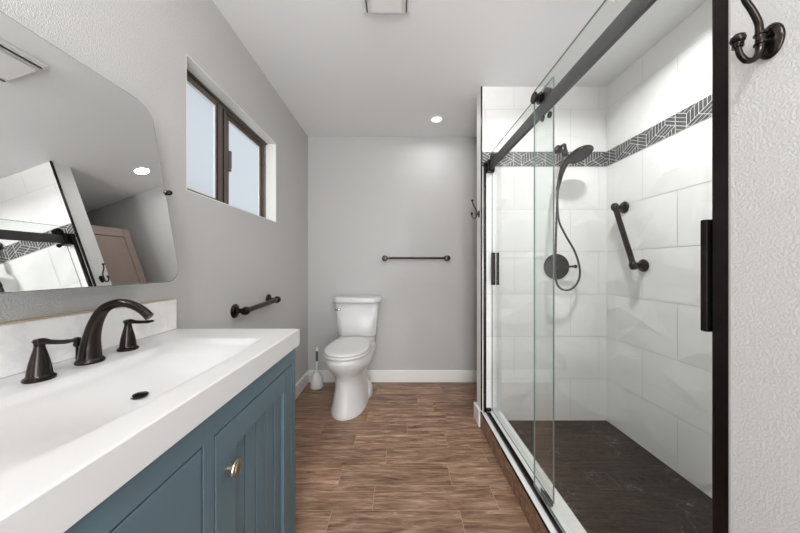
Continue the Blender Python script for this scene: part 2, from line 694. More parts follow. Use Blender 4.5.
# ------------------------------------------------------------------ window
bm = BM()
e = .004
box(bm, XL - .1185, XL - .0005, WY0 - .0005, WY0 + e, WZ0, WZ1); box(bm, XL - .1185, XL - .0005, WY1 - e, WY1 + .0005, WZ0, WZ1)
box(bm, XL - .1185, XL - .0005, WY0 + e, WY1 - e, WZ0 - .0005, WZ0 + e); box(bm, XL - .1185, XL - .0005, WY0 + e, WY1 - e, WZ1 - e, WZ1 + .0005)
struct(obj('trim_5', bm, M_TRIM))
def window():
    root = bpy.data.objects.new('window_1', None)
    root.location = (XL - .09, (WY0 + WY1) / 2, WZ0)
    COL.objects.link(root)
    struct(root)
    # drywall reveal
    X0, X1 = XL - .119, XL - .075
    bm = BM()
    f = .022
    box(bm, X0, X1, WY0, WY0 + f, WZ0, WZ1); box(bm, X0, X1, WY1 - f, WY1, WZ0, WZ1)
    box(bm, X0, X1, WY0 + f, WY1 - f, WZ0, WZ0 + f * .7); box(bm, X0, X1, WY0 + f, WY1 - f, WZ1 - f, WZ1)
    # upper track lip
    box(bm, X1, X1 + .012, WY0, WY1, WZ1 - .012, WZ1)
    obj('window_frame', bm, M_WFRAME, root, bevel=.002)
    ym = 1.545
    for (a, b, xo, wl, wr) in ((WY0 + f, 1.535, .006, .034, .088), (1.525, WY1 - f, -.018, .072, .034)):
        xs0, xs1 = X1 - .020 + xo, X1 + xo
        w = .034
        za, zb = WZ0 + f * .7, WZ1 - f
        bm = BM()
        a0_, b0_ = a, b
        box(bm, xs0, xs1, a, a + wl, za, zb); box(bm, xs0, xs1, b - wr, b, za, zb)
        a, b = a + wl - w, b - wr + w
        box(bm, xs0, xs1, a + w, b - w, za, za + w * .6); box(bm, xs0, xs1, a + w, b - w, zb - w * .8, zb)
        s = obj('sash', bm, M_WFRAME, root, bevel=.002)
        bm = BM()
        g = .006
        box(bm, xs0 + .004, xs1 - .003, a + w, a + w + g, za + w * .6, zb - w * .8)
        box(bm, xs0 + .004, xs1 - .003, b - w - g, b - w, za + w * .6, zb - w * .8)
        box(bm, xs0 + .004, xs1 - .003, a + w + g, b - w - g, za + w * .6, za + w * .6 + g)
        box(bm, xs0 + .004, xs1 - .003, a + w + g, b - w - g, zb - w * .8 - g, zb - w * .8)
        obj('glazing_bead', bm, M_TRIM, s, label='white glazing bead around the pane')
        bm = BM(); box(bm, xs0 + .006, xs0 + .010, a + w, b - w, za + w * .6, zb - w * .8)
        obj('pane', bm, M_FROST, s, label='frosted pale blue glass pane')
    bm = BM(); box(bm, X1 + .002, X1 + .016, ym + .012, ym + .026, 1.72, 1.82); box(bm, X1, X1 + .020, ym + .004, ym + .016, 1.70, 1.715)
    obj('latch', bm, M_WFRAME, root, bevel=.002)
    bm = BM(); box(bm, X1 + .0062, X1 + .009, 1.503, 1.512, WZ0 + .02, WZ1 - .03); box(bm, X1 + .0062, X1 + .0078, 1.455, 1.461, WZ0 + .02, WZ1 - .03)
    obj('meeting_channel', bm, M_BLACK, root)
M_WFRAME = plain('bronze_window_frame', (104, 95, 88), .4, .4)
window()

# ------------------------------------------------------------------ open door beside the toilet (seen in the mirror)
root = bpy.data.objects.new('door_1', None); root.location = (.815, 2.10, 0); COL.objects.link(root); struct(root)
DA, DB, DT = 2.092, 2.588, 2.085
bm = BM()
box(bm, .808, .826, DA + .062, DB - .062, .14, DT - .075)
for a, b, c, d in ((DA, DA + .065, .01, DT), (DB - .065, DB, .01, DT), (DA + .065, DB - .065, DT - .08, DT), (DA + .065, DB - .065, .01, .15)):
    box(bm, .80, .834, a, b, c, d)
dl = obj('door_leaf', bm, M_DOOR, root, bevel=.003)
for z in (.25, 1.05, 1.85):
    bm = BM(); tube(bm, [(.797, DA - .003, z - .045), (.797, DA - .003, z + .045)], .006, 12)
    obj('hinge', bm, M_BRONZE, dl, smooth=True, auto=40)

# ------------------------------------------------------------------ vanity cabinet
VY0, VY1 = -.44, 1.075
VX = -.405
van = thing('vanity_cabinet', (-.65, .32, 0), 'blue grey painted bathroom vanity cabinet under the white countertop', 'cabinet')
ZT = .8465
bm = BM()
DY0, DY1, DZ1, DZ0 = .604, 1.03, .782, .13
RY0, RY1 = .122, .562
LY0, LY1 = -.345, .08
# carcass set back behind the face frame
box(bm, -.895, VX - .024, VY0, VY1, .0, .10)
box(bm, -.895, -.885, VY0, VY1, .10, ZT)
box(bm, -.885, VX - .024, VY0, VY0 + .018, .10, ZT)
box(bm, -.885, VX - .024, VY1 - .018, VY1, .10, ZT)
# end panel + face frame stiles and rails
def ff(y0_, y1_, z0_, z1_):
    box(bm, VX - .024, VX, y0_, y1_, z0_, z1_)
ff(DY1 + .0045, VY1, 0, ZT)
ff(RY1 + .0045, DY0 - .0045, 0, ZT)
ff(LY1 + .0045, RY0 - .0045, 0, ZT)
ff(VY0, LY0 - .0045, 0, ZT)
for a, b in ((DY0, DY1), (RY0, RY1), (LY0, LY1)):
    ff(a - .0045, b + .0045, DZ1 + .0045, ZT)
    ff(a - .0045, b + .0045, 0, DZ0 - .0045)
obj('cabinet_body', bm, M_TEAL, van, bevel=.0008)

def vanity_door(y0_, y1_, knob_y):
    bm = BM()
    st, tr = .076, .068
    X1 = VX
    box(bm, X1 - .02, X1, y0_, y0_ + st, DZ0, DZ1)
    box(bm, X1 - .02, X1, y1_ - .064, y1_, DZ0, DZ1)
    box(bm, X1 - .02, X1, y0_ + st, y1_ - .064, DZ1 - tr, DZ1)
    box(bm, X1 - .02, X1, y0_ + st, y1_ - .064, DZ0, DZ0 + tr)
    d = obj('door', bm, M_TEAL, van, bevel=.0018)
    bm = BM()
    a, b = y0_ + st, y1_ - .064
    nb = 5
    box(bm, X1 - .0225, X1 - .0194, a - .02, b + .02, DZ0 + tr - .02, DZ1 - tr + .02)
    w = (b - a) / nb
    for i in range(nb):
        ya_, yb_ = a + w * i, a + w * (i + 1)
        g = .0028
        # one beadboard plank with chamfered long edges
        pts = [(X1 - .0195, ya_ + .0028), (X1 - .0108, ya_ + .0029), (X1 - .0095, ya_ + .0042), (X1 - .0095, yb_ - .0042), (X1 - .0108, yb_ - .0029), (X1 - .0195, yb_ - .0028)]
        lo = [bm.verts.new((x, y, DZ0 + tr - .002)) for x, y in pts]
        hi = [bm.verts.new((x, y, DZ1 - tr + .002)) for x, y in pts]
        for q in range(6):
            bm.faces.new((lo[q], lo[(q + 1) % 6], hi[(q + 1) % 6], hi[q]))
        bm.faces.new(lo); bm.faces.new(hi)
    bmesh.ops.recalc_face_normals(bm, faces=bm.faces)
    obj('beadboard_panel', bm, M_TEAL, d)
    bm = BM()
    lathe(bm, [(.010, 0), (.010, .002), (.0065, .004), (.006, .012), (.009, .016), (.0185, .0175), (.0195, .020), (.0185, .0225), (.0125, .0245), (.012, .0255), (0, .0262)], (X1, knob_y, .679), (1, 0, 0), 36)
    obj('knob', bm, M_NICKEL, d, smooth=True, auto=35, label='round brushed nickel knob')
vanity_door(DY0, DY1, .648)
vanity_door(LY0, LY1, .036)
for z0_, z1_ in ((.46, DZ1), (.13, .455)):
    bm = BM(); box(bm, VX - .02, VX - .0005, RY0, RY1, z0_, z1_)
    dr = obj('drawer', bm, M_TEAL, van, bevel=.0015)
    bm = BM()
    lathe(bm, [(.010, 0), (.010, .002), (.0065, .004), (.006, .012), (.009, .016), (.0185, .0175), (.0195, .020), (.0185, .0225), (0, .026)], (VX - .0005, .30, (z0_ + z1_) / 2 - .02), (1, 0, 0), 36)
    obj('knob', bm, M_NICKEL, dr, smooth=True, auto=35, label='round brushed nickel knob')

# ------------------------------------------------------------------ countertop with integrated sink
CX0, CX1, CY0, CY1, CZ0, CZ1 = XL + .001, -.396, -.45, 1.084, .8468, .91
ctr = thing('vanity_countertop', (-.65, .32, CZ0), 'thick white solid countertop with shallow moulded sink on the blue grey vanity', 'countertop')
def sstep(t):
    t = max(0., min(1., t)); return t * t * (3 - 2 * t)
def basin_depth(x, y, cy):
    bx0, bx1, by0, by1 = -.748, -.458, cy - .40, cy + .245
    if x < bx0 or x > bx1 or y < by0 or y > by1:
        return 0
    # long soft slope from the deck, steep front lip just before the drain
    back = sstep((x - bx0) / .20) * .85 + .15 * sstep((x - bx0) / .03)
    front = sstep((bx1 - x) / .05)
    far = .85 * sstep((by1 - y) / .20) + .15 * sstep((by1 - y) / .03)
    near = sstep((y - by0) / .34)
    d = .083 * min(back, front) * far * near
    rr = math.hypot((x + .63) / .12, (y - cy + .04) / .2)
    return d + .010 * max(0, 1 - rr) * min(back, front)
bm = BM()
NX, NY = 72, 200
top = []
for i in range(NX + 1):
    row = []
    x = CX0 + (CX1 - CX0) * i / NX
    for j in range(NY + 1):
        y = CY0 + (CY1 - CY0) * j / NY
        z = CZ1 - max(basin_depth(x, y, .70), basin_depth(x, y, -.02))
        # eased outer edge
        ex = min(CX1 - x, CY1 - y)
        row.append(bm.verts.new((x, y, z)))
    top.append(row)
for i in range(NX):
    for j in range(NY):
        bm.faces.new((top[i][j], top[i + 1][j], top[i + 1][j + 1], top[i][j + 1])).smooth = True
# rounded outer edge then straight apron and underside
loop = [top[i][0] for i in range(NX + 1)] + [top[NX][j] for j in range(1, NY + 1)] + [top[i][NY] for i in range(NX - 1, -1, -1)] + [top[0][j] for j in range(NY - 1, 0, -1)]
prev = loop
for outx, dz in ((.0015, -.0006), (.003, -.003), (.003, CZ0 - CZ1)):
    cur = []
    for v in loop:
        x, y = v.co.x, v.co.y
        if abs(x - CX1) < 1e-5: x += outx
        if abs(y - CY0) < 1e-5: y -= outx
        if abs(y - CY1) < 1e-5: y += outx
        cur.append(bm.verts.new((x, y, CZ1 + dz)))
    for k in range(len(loop)):
        k2 = (k + 1) % len(loop)
        bm.faces.new((prev[k], cur[k], cur[k2], prev[k2]))
    prev = cur
# underside: flat rim, hollow shell under each basin
NXb, NYb = 24, 60
bot = {}
lo_ = {(round(v.co.x, 5), round(v.co.y, 5)): v for v in prev}
f = bm.faces.new(prev)
bm.faces.remove(f)
for i in range(NX + 1):
    for j in range(NY + 1):
        if i in (0, NX) or j in (0, NY):
            continue
        v = top[i][j]
        dd = CZ1 - v.co.z
        bot[i, j] = bm.verts.new((v.co.x, v.co.y, min(CZ0, CZ1 - dd - .012)))
for k, v in enumerate(prev):
    n1 = NX + 1
    if k < n1: ij = (k, 0)
    elif k < n1 + NY: ij = (NX, k - n1 + 1)
    elif k < n1 + NY + NX: ij = (NX - 1 - (k - n1 - NY), NY)
    else: ij = (0, NY - 1 - (k - n1 - NY - NX))
    bot[ij] = v
for i in range(NX):
    for j in range(NY):
        bm.faces.new((bot[i, j], bot[i, j + 1], bot[i + 1, j + 1], bot[i + 1, j]))
bmesh.ops.recalc_face_normals(bm, faces=bm.faces)
slab = obj('sink_top', bm, M_COUNTER, ctr)
slab.data.polygons.foreach_set('use_smooth', [p.normal.z > .3 and p.area < .01 for p in slab.data.polygons])
bm = BM(); box(bm, XL + .0012, -.879, CY0, CY1 - .002, CZ1 + .0002, 1.028)
bs = obj('backsplash', bm, M_MARBLE, ctr, bevel=.003, label='white marble look backsplash')
bm = BM(); box(bm, XL + .0012, -.886, CY0, CY1 - .004, 1.0281, 1.0315)
obj('caulk_line', bm, M_CAULK, bs)
dz = CZ1 - basin_depth(-.63, .66, .70)
bm = BM()
lathe(bm, [(.0185, -.002), (.0192, .0012), (.017, .0024), (.0155, .001), (.0155, -.0015), (0, -.0015)], (-.63, .66, dz), (0, 0, 1), 32)
dn = obj('drain', bm, M_BRONZE, ctr, smooth=True, auto=40, label='dark bronze sink drain')
bm = BM()
lathe(bm, [(.0125, 0), (.0132, .003), (.010, .005), (0, .0058)], (-.63, .66, dz), (0, 0, 1), 28)
obj('stopper', bm, M_BRONZE, dn, smooth=True, auto=50)

# ------------------------------------------------------------------ faucet
fc = thing('sink_faucet', (-.80, .70, CZ1), 'dark bronze widespread faucet with arched spout behind the sink', 'faucet')
bm = BM()
sx, sy = -.799, .706
lathe(bm, [(.0265, 0), (.028, .003), (.0272, .007), (.024, .011), (.0225, .013)], (sx, sy, CZ1 + .0003), (0, 0, 1), 36)
pts = [(sx, sy, .921), (sx + .0005, sy, .945), (sx + .004, sy, .975), (sx + .014, sy, 1.012), (sx + .033, sy, 1.045), (sx + .058, sy, 1.060), (sx + .086, sy, 1.064), (sx + .114, sy, 1.057), (sx + .137, sy, 1.044), (sx + .154, sy, 1.028)]
rad = [.0225, .0205, .0172, .0145, .0126, .0113, .0106, .0104, .0108, .0114]
fl = [1, 1, 1, 1, .98, .92, .85, .8, .78, .78]
tube(bm, smooth_path(pts, 6), lerp_list(rad, 6), 24, lerp_list(fl, 6))
bmesh.ops.recalc_face_normals(bm, faces=bm.faces)
sp = obj('spout', bm, M_BRONZE, fc, smooth=True, auto=40)
bm = BM()
lathe(bm, [(.0028, 0), (.0028, .040), (.0055, .041), (.0075, .047), (.006, .053), (.0078, .057), (.0065, .064), (0, .066)], (sx - .034, sy, CZ1 + .0003), (0, 0, 1), 20)
obj('lift_rod', bm, M_BRONZE, sp, smooth=True, auto=40)
def fhandle(x, y, rot):
    bm = BM()
    lathe(bm, [(r_ * .66, h_) for r_, h_ in [(.0355, 0), (.0375, .003), (.037, .006), (.031, .009), (.029, .012), (.0275, .022), (.0245, .036), (.0195, .052), (.0145, .066), (.0125, .074), (.0135, .080), (.0148, .084), (.0135, .089), (0, .0905)]], (x, y, CZ1 + .0003), (0, 0, 1), 36)
    h = obj('handle', bm, M_BRONZE, fc, smooth=True, auto=40)
    d = Vector((math.cos(rot), math.sin(rot), 0))
    b = Vector((x, y, CZ1 + .084))
    bm = BM()
    ps = [b - d * .009, b + d * .006 + Vector((0, 0, .001)), b + d * .022 + Vector((0, 0, -.001)), b + d * .042 + Vector((0, 0, -.0015)), b + d * .058 + Vector((0, 0, -.0005)), b + d * .069 + Vector((0, 0, .001)), b + d * .074 + Vector((0, 0, .0015))]
    tube(bm, smooth_path(ps, 5), lerp_list([.0065, .0085, .0068, .0068, .0078, .0068, .003], 5), 18, lerp_list([.8, .8, .75, .7, .62, .55, .5], 5))
    bmesh.ops.recalc_face_normals(bm, faces=bm.faces)
    obj('lever', bm, M_BRONZE, h, smooth=True)
fhandle(-.788, .598, math.radians(2))
fhandle(-.806, .812, math.radians(2))

# ------------------------------------------------------------------ pivot mirror
TH = math.radians(9.8)
PIV = Vector((-.817, .70, 1.42))
mn = Vector((math.cos(TH), 0, math.sin(TH))); mt = Vector((-math.sin(TH), 0, math.cos(TH))); my = Vector((0, 1, 0))
mir = thing('pivot_mirror', PIV, 'frameless rounded rectangular mirror tilted on the wall above the faucet', 'mirror')
def rrect(w0, w1, h0, h1, r_, n_=10):
    out = []
    for cx, cy, a0 in ((w1 - r_, h1 - r_, 0), (w0 + r_, h1 - r_, PI / 2), (w0 + r_, h0 + r_, PI), (w1 - r_, h0 + r_, 1.5 * PI)):
        for k in range(n_ + 1):
            a = a0 + PI / 2 * k / n_
            out.append((cx + r_ * math.cos(a), cy + r_ * math.sin(a)))
    return out
MP = lambda u, v, d: PIV + my * u + mt * v + mn * d
HW = .2565
bm = BM()
outl = rrect(-HW, HW, -.318, .302, .056)
inl = rrect(-HW + .0025, HW - .0025, -.3155, .2995, .0535)
ring_b = [bm.verts.new(MP(u, v, -.0055)) for u, v in outl]
ring_f = [bm.verts.new(MP(u, v, -.001)) for u, v in outl]
ring_i = [bm.verts.new(MP(u, v, 0)) for u, v in inl]
n_ = len(outl)
f = bm.faces.new(ring_i); f.material_index = 0
f = bm.faces.new(ring_b[::-1]); f.material_index = 1
for a, b in ((ring_b, ring_f), (ring_f, ring_i)):
    for k in range(n_):
        f = bm.faces.new((a[k], a[(k + 1) % n_], b[(k + 1) % n_], b[k])); f.material_index = 1
bmesh.ops.recalc_face_normals(bm, faces=bm.faces)
obj('mirror_glass', bm, None, mir, mats=[M_MIRROR, M_MIRROREDGE])
for s in (-1, 1):
    yk = PIV.y + s * (HW + .010)
    bm = BM()
    lathe(bm, [(.017, 0), (.017, .004), (.008, .008), (.007, .070), (.009, .074), (.009, .090), (.006, .094), (0, .095)], (XL + .0005, yk, 1.42), (1, 0, 0), 20)
    lathe(bm, [(.006, 0), (.006, .012), (0, .013)], (PIV.x - .0005, yk - s * .001, 1.42), (0, -s, 0), 16)
    obj('pivot_bracket', bm, M_BRONZE, mir, smooth=True, auto=40, label='small bronze pivot bracket')

# ------------------------------------------------------------------ grab bars
def grab_bar(p1, p2, nrm, label, group=None):
    p1, p2, nrm = Vector(p1), Vector(p2), Vector(nrm)
    mid = (p1 + p2) / 2
    root = thing('grab_bar', mid, label, 'grab bar', group)
    d = (p2 - p1).normalized()
    so = .062
    a, b = p1 + nrm * so, p2 + nrm * so
    bm = BM(); tube(bm, [a + d * .012, a + d * .03, b - d * .03, b - d * .012], [.0165, .0155, .0155, .0165], 24)
    bmesh.ops.recalc_face_normals(bm, faces=bm.faces)
    obj('bar', bm, M_BRONZE, root, smooth=True, auto=40)
    for p, e in ((p1, -d), (p2, d)):
        bm = BM()
        lathe(bm, [(.038, .0006), (.039, .004), (.036, .009), (.026, .013), (.016, .017), (.0135, .026), (.0135, .045), (.018, .05)], p, nrm, 32)
        q = p + nrm * so
        prof = [(.0175 * math.sin(t), -.0225 * math.cos(t)) for t in [PI * k / 10 for k in range(11)]]
        lathe(bm, [(0, -.027), (.013, -.025), (.022, -.013), (.0235, 0), (.022, .013), (.016, .024), (0, .028)], q, e, 24)
        obj('wall_mount', bm, M_BRONZE, root, smooth=True, auto=45)
    return root
grab_bar((XL, 1.497, .913), (XL, 1.885, .927), (1, 0, 0), 'horizontal dark bronze grab bar on the grey wall beside the toilet', 'grab bars')
grab_bar((XR - .001, 1.80, 1.548), (XR - .001, 1.66, 1.163), (-1, 0, 0), 'sloping dark bronze grab bar on the white shower tile', 'grab bars')

# ------------------------------------------------------------------ towel bar
tb = thing('towel_bar', (.18, YB, 1.24), 'black towel bar on the grey wall right of the toilet', 'towel bar')
bm = BM(); tube(bm, [(-.13, YB - .06, 1.237), (.485, YB - .06, 1.237)], .0105, 20)
obj('bar', bm, M_BLACK, tb, smooth=True, auto=40)
for x in (-.13, .485):
    bm = BM()
    lathe(bm, [(.027, .0006), (.028, .006), (.022, .010), (.014, .016), (.013, .035), (.019, .040), (.026, .045), (.027, .066), (.024, .075), (.0, .079)], (x, YB, 1.237), (0, -1, 0), 28)
    obj('wall_post', bm, M_BLACK, tb, smooth=True, auto=40)

# ------------------------------------------------------------------ robe hooks (both on faces looking left)
def robe_hook(loc, label):
    x, y, z = loc
    root = thing('robe_hook', loc, label, 'hook', 'robe hooks')
    HK = .6
    bm = BM()
    lathe(bm, [(.0272, .0004), (.0272, .0025), (.0245, .0048), (.014, .0066), (0, .0072)], loc, (-1, 0, 0), 36, sx=HK, sy=1.0)
    pl = obj('back_plate', bm, M_BRONZE, root, smooth=True, auto=50)
    for zz in (.016, -.016):
        bm = BM()
        lathe(bm, [(.0045, 0), (.0045, .0012), (.002, .0022), (0, .0022)], (x - .0048, y, z + zz), (-1, 0, 0), 14)
        obj('screw', bm, M_BRONZE, pl, smooth=True, auto=40)
    bm = BM()
    pts = [(x - .008, y, z - .001), (x - .017, y, z - .002), (x - .019, y, z + .012), (x - .021, y, z + .03), (x - .031, y, z + .05), (x - .042, y, z + .066), (x - .047, y, z + .082), (x - .050, y, z + .096)]
    tube(bm, smooth_path(pts, 6), lerp_list([.0058, .0058, .005, .0046, .0043, .0041, .004, .004], 6), 16)
    lathe(bm, [(.005, -.003), (.0085, 0), (.0095, .005), (.0075, .010), (0, .012)], (x - .050, y, z + .096), (-.2, 0, 1), 20)
    obj('upper_prong', bm, M_BRONZE, root, smooth=True, auto=60)
    bm = BM()
    pts = [(x - .017, y, z + .010), (x - .018, y, z - .004), (x - .020, y, z - .018), (x - .028, y, z - .029), (x - .040, y, z - .031), (x - .050, y, z - .022), (x - .054, y, z - .009), (x - .054, y, z - .004)]
    tube(bm, smooth_path(pts, 6), lerp_list([.0056, .0055, .005, .0045, .0042, .004, .004, .004], 6), 16)
    for h in (-.009, -.005):
        lathe(bm, [(.0045, -.0012), (.0068, -.0012), (.0068, .0012), (.0045, .0012)], (x - .054, y, z + h), (0, 0, 1), 18)
    lathe(bm, [(.005, -.002), (.0082, 0), (.0092, .004), (.008, .009), (.004, .012), (0, .0125)], (x - .054, y, z - .001), (0, 0, 1), 20)
    for h in (-.004, .011):
        lathe(bm, [(.006, -.0015), (.0078, -.0012), (.0078, .0012), (.006, .0012)], (x - .0175, y, z + h), (0, 0, 1), 18)
    obj('lower_prong', bm, M_BRONZE, root, smooth=True, auto=60)
    return root
robe_hook((XS, .437, 1.521), 'double robe hook close up on the textured wall right of the shower door')
robe_hook((XS, 2.012, 1.545), 'small far double robe hook on the narrow wall end before the toilet')

# ------------------------------------------------------------------ toilet
TX = -.385
toi = thing('toilet', (TX, 2.35, 0), 'white two piece toilet with closed lid against the back wall', 'toilet')
def egg(yf, yb, hw, z, n=48, ex=2.2, ez=None):
    """closed outline: rounded front (low y), squarer back"""
    out = []
    ym = yf + (yb - yf) * .42
    for k in range(n):
        a = 2 * PI * k / n
        c, s = math.cos(a), math.sin(a)
        if s <= 0:
            e = 2 / 2.05
            X = hw * math.copysign(abs(c) ** e, c); Y = ym + (ym - yf) * math.copysign(abs(s) ** e, s)
        else:
            e = 2 / ex
            X = hw * math.copysign(abs(c) ** e, c); Y = ym + (yb - ym) * math.copysign(abs(s) ** e, s)
        X += min(0, Y - 2.5) * .068
        out.append(Vector((TX + X, Y, z if ez is None else z + ez * (Y - yf))))
    return out
bm = BM()
secs = [(0.0005, 2.036, 2.60, .140), (.012, 2.033, 2.602, .142), (.03, 2.040, 2.60, .138), (.09, 2.055, 2.59, .127), (.17, 2.075, 2.58, .116), (.24, 2.088, 2.58, .111), (.285, 2.082, 2.59, .118), (.32, 2.058, 2.60, .140), (.35, 2.028, 2.62, .164), (.38, 2.003, 2.64, .184), (.41, 1.987, 2.66, .192), (.435, 1.983, 2.67, .192), (.455, 1.988, 2.672, .188), (.466, 1.998, 2.672, .181)]
loft(bm, [egg(yf, yb, hw, z, 64, 3.2) for z, yf, yb, hw in secs])
# base flange at the rear of the foot
loft(bm, [egg(2.30, 2.64, .152, .0005, 48, 3), egg(2.30, 2.64, .152, .05, 48, 3), egg(2.33, 2.63, .138, .075, 48, 3), egg(2.36, 2.62, .112, .10, 48, 3)])
# deck under the tank
loft(bm, [egg(2.40, 2.69, .15, .40, 48, 5), egg(2.38, 2.695, .165, .47, 48, 5), egg(2.42, 2.695, .16, .498, 48, 5)])
obj('bowl', bm, M_PORC, toi, smooth=True, auto=50)
bm = BM()
loft(bm, [egg(1.982, 2.45, .176, .4665, 56, 3), egg(1.978, 2.455, .181, .471, 56, 3), egg(1.978, 2.455, .181, .482, 56, 3), egg(1.984, 2.45, .176, .4865, 56, 3)])
obj('seat', bm, M_SEAT, toi, smooth=True, auto=60)
bm = BM()
E2 = .03
loft(bm, [egg(1.984, 2.46, .170, .4885, 56, 3, E2), egg(1.979, 2.465, .175, .4925, 56, 3, E2), egg(1.979, 2.465, .175, .501, 56, 3, E2), egg(1.99, 2.46, .166, .508, 56, 3, E2), egg(2.03, 2.44, .14, .5105, 56, 3, E2), egg(2.10, 2.40, .08, .5115, 56, 3, E2)])
obj('lid', bm, M_SEAT, toi, smooth=True, auto=70)
def tank_sec(yf, yb, hw, z, ch):
    # flat faced tank with chamfered front corners
    r_ = .018
    base = [(-hw, yb), (-hw, yf + ch), (-hw + ch * .75, yf + .008), (-hw + ch * 1.15, yf), (hw - ch * 1.15, yf), (hw - ch * .75, yf + .008), (hw, yf + ch), (hw, yb)]
    return [Vector((TX + x, y, z)) for x, y in base]
bm = BM()
loft(bm, [tank_sec(2.535, 2.69, .158, .494, .035), tank_sec(2.517, 2.695, .176, .51, .045), tank_sec(2.51, 2.70, .181, .55, .05), tank_sec(2.50, 2.704, .202, .812, .055), tank_sec(2.50, 2.704, .202, .818, .055)])
tk = obj('tank', bm, M_PORC, toi, bevel=.008, seg=4, smooth=True, auto=60)
bm = BM()
loft(bm, [tank_sec(2.487, 2.708, .212, .819, .055), tank_sec(2.478, 2.710, .223, .825, .058), tank_sec(2.478, 2.710, .223, .856, .058), tank_sec(2.487, 2.708, .217, .865, .055), tank_sec(2.51, 2.70, .20, .8695, .05)])
obj('tank_lid', bm, M_PORC, toi, bevel=.005, seg=3, smooth=True, auto=60)
bm = BM()
lathe(bm, [(.011, 0), (.011, .006), (.007, .010), (.007, .016)], (TX - .150, 2.517, .762), (0, -1, 0), 20)
tube(bm, smooth_path([(TX - .150, 2.502, .762), (TX - .165, 2.499, .760), (TX - .182, 2.500, .756), (TX - .195, 2.503, .753)], 5), lerp_list([.006, .0065, .007, .005], 5), 14)
obj('flush_lever', bm, M_CHROME, tk, smooth=True, auto=50, label='chrome flush lever')

# ------------------------------------------------------------------ toilet brush
br = thing('toilet_brush', (-.775, 2.595, 0), 'white toilet brush in its holder on the floor left of the toilet', 'toilet brush')
bm = BM()
lathe(bm, [(.045, .0006), (.056, .004), (.059, .012), (.060, .05), (.056, .085), (.044, .115), (.028, .138), (.018, .150), (.018, .156), (.015, .157), (.015, .15), (0, .149)], (-.775, 2.595, 0), (0, 0, 1), 32)
obj('holder', bm, M_WHITE, br, smooth=True, auto=50)
bm = BM()
tube(bm, [(-.775, 2.595, .149), (-.774, 2.594, .20), (-.772, 2.592, .37), (-.772, 2.592, .385)], [.010, .0085, .0105, .007], 18)
hd = obj('handle', bm, M_WHITE, br, smooth=True, auto=50)
bm = BM()
tube(bm, [(-.7735, 2.5938, .255), (-.7728, 2.5925, .30), (-.772, 2.592, .35)], [.0104, .0114, .0113], 18)
obj('grip', bm, M_GREEN, hd, smooth=True, auto=50, label='green and grey grip')

# ------------------------------------------------------------------ shower: pan, curb
pan = thing('shower_pan', (1.1, 1.22, 0), 'dark slate shower floor pan inside the glass enclosure', 'shower pan')
bm = BM(); box(bm, .742, XR - .0005, YS0 + .002, YS1 - .002, .001, .05)
obj('pan_floor', bm, M_SLATE, pan)
bm = BM()
DX, DYc, dh = 1.06, 1.405, .052
box(bm, DX - dh, DX + dh, DYc - dh, DYc + dh, .0502, .0525)
dnn = obj('drain_cover', bm, M_SLATE, pan, bevel=.001)
bm = BM()
w = .004
for a, b, c, d in ((DX - dh - w, DX + dh + w, DYc - dh - w, DYc - dh), (DX - dh - w, DX + dh + w, DYc + dh, DYc + dh + w), (DX - dh - w, DX - dh, DYc - dh, DYc + dh), (DX + dh, DX + dh + w, DYc - dh, DYc + dh)):
    box(bm, a, b, c, d, .0502, .053)
obj('drain_rim', bm, M_GUN, pan)
curb = thing('shower_curb', (.665, 1.22, 0), 'low shower curb with wood look front and white stone top', 'shower curb')
bm = BM()
cl = bm.loops.layers.color.new('plank')
ys = [YS0 + .003, .66, 1.265, YS1 - .006]
for a, b in zip(ys, ys[1:]):
    n0 = len(bm.faces)
    box(bm, .590, .598, a + .001, b - .001, .001, .111)
    c = (random.random(), random.random(), random.random(), 1)
    bm.faces.ensure_lookup_table()
    for f in bm.faces[n0:]:
        for lp in f.loops:
            lp[cl] = c
obj('front_tile', bm, M_WOOD, curb, label='wood look tile front')
bm = BM()
box(bm, .598, .7415, YS0 + .003, YS1 - .003, .001, .115)
obj('sill', bm, M_SILL, curb, bevel=.002, label='white stone sill')
bm = BM(); box(bm, .589, .5975, YS0 + .003, YS1 - .007, .1112, .1165)
obj('edge_trim', bm, M_BLACK, curb, label='thin black edge trim')

# ------------------------------------------------------------------ shower door enclosure
sd = thing('shower_door', (.655, 1.22, .116), 'sliding glass shower door with dark bronze rail and frame', 'shower door')
RX0, RX1, RZ0, RZ1 = .645, .660, 1.836, 1.896
bm = BM(); box(bm, RX0, RX1, YS0 + .02, YS1 - .012, RZ0, RZ1)
rail = obj('header_rail', bm, M_GUN, sd, bevel=.0015)
for y0_, y1_ in ((YS0 + .002, YS0 + .055), (YS1 - .05, YS1 - .001)):
    bm = BM(); box(bm, .632, .681, y0_, y1_, 1.826, 1.908)
    obj('rail_bracket', bm, M_BLACK, rail, bevel=.003)
bm = BM(); box(bm, .613, .629, YS1 - .020, YS1 - .001, .1162, 1.90); box(bm, .6295, .634, YS1 - .006, YS1 - .001, .1162, 1.825); box(bm, .6295, .664, YS1 - .027, YS1 - .0065, .1265, .145)
obj('side_jamb', bm, M_BLACK, sd, bevel=.0015)
bm = BM(); box(bm, .612, .676, YS0 + .001, YS0 + .0345, .1162, 2.06)
obj('side_jamb', bm, M_BLACK, sd, bevel=.003)
bm = BM()
box(bm, .624, .629, YS0 + .033, YS1 - .021, .1156, .128)
box(bm, .629, .645, YS0 + .033, YS1 - .021, .1156, .119)
box(bm, .645, .652, YS0 + .037, YS1 - .0285, .1156, .126)
obj('bottom_track', bm, M_BLACK, sd, bevel=.001)
PX = ((.6335, .6405, YS0 + .0355, 1.270), (.6660, .6730, 1.170, YS1 - .022))
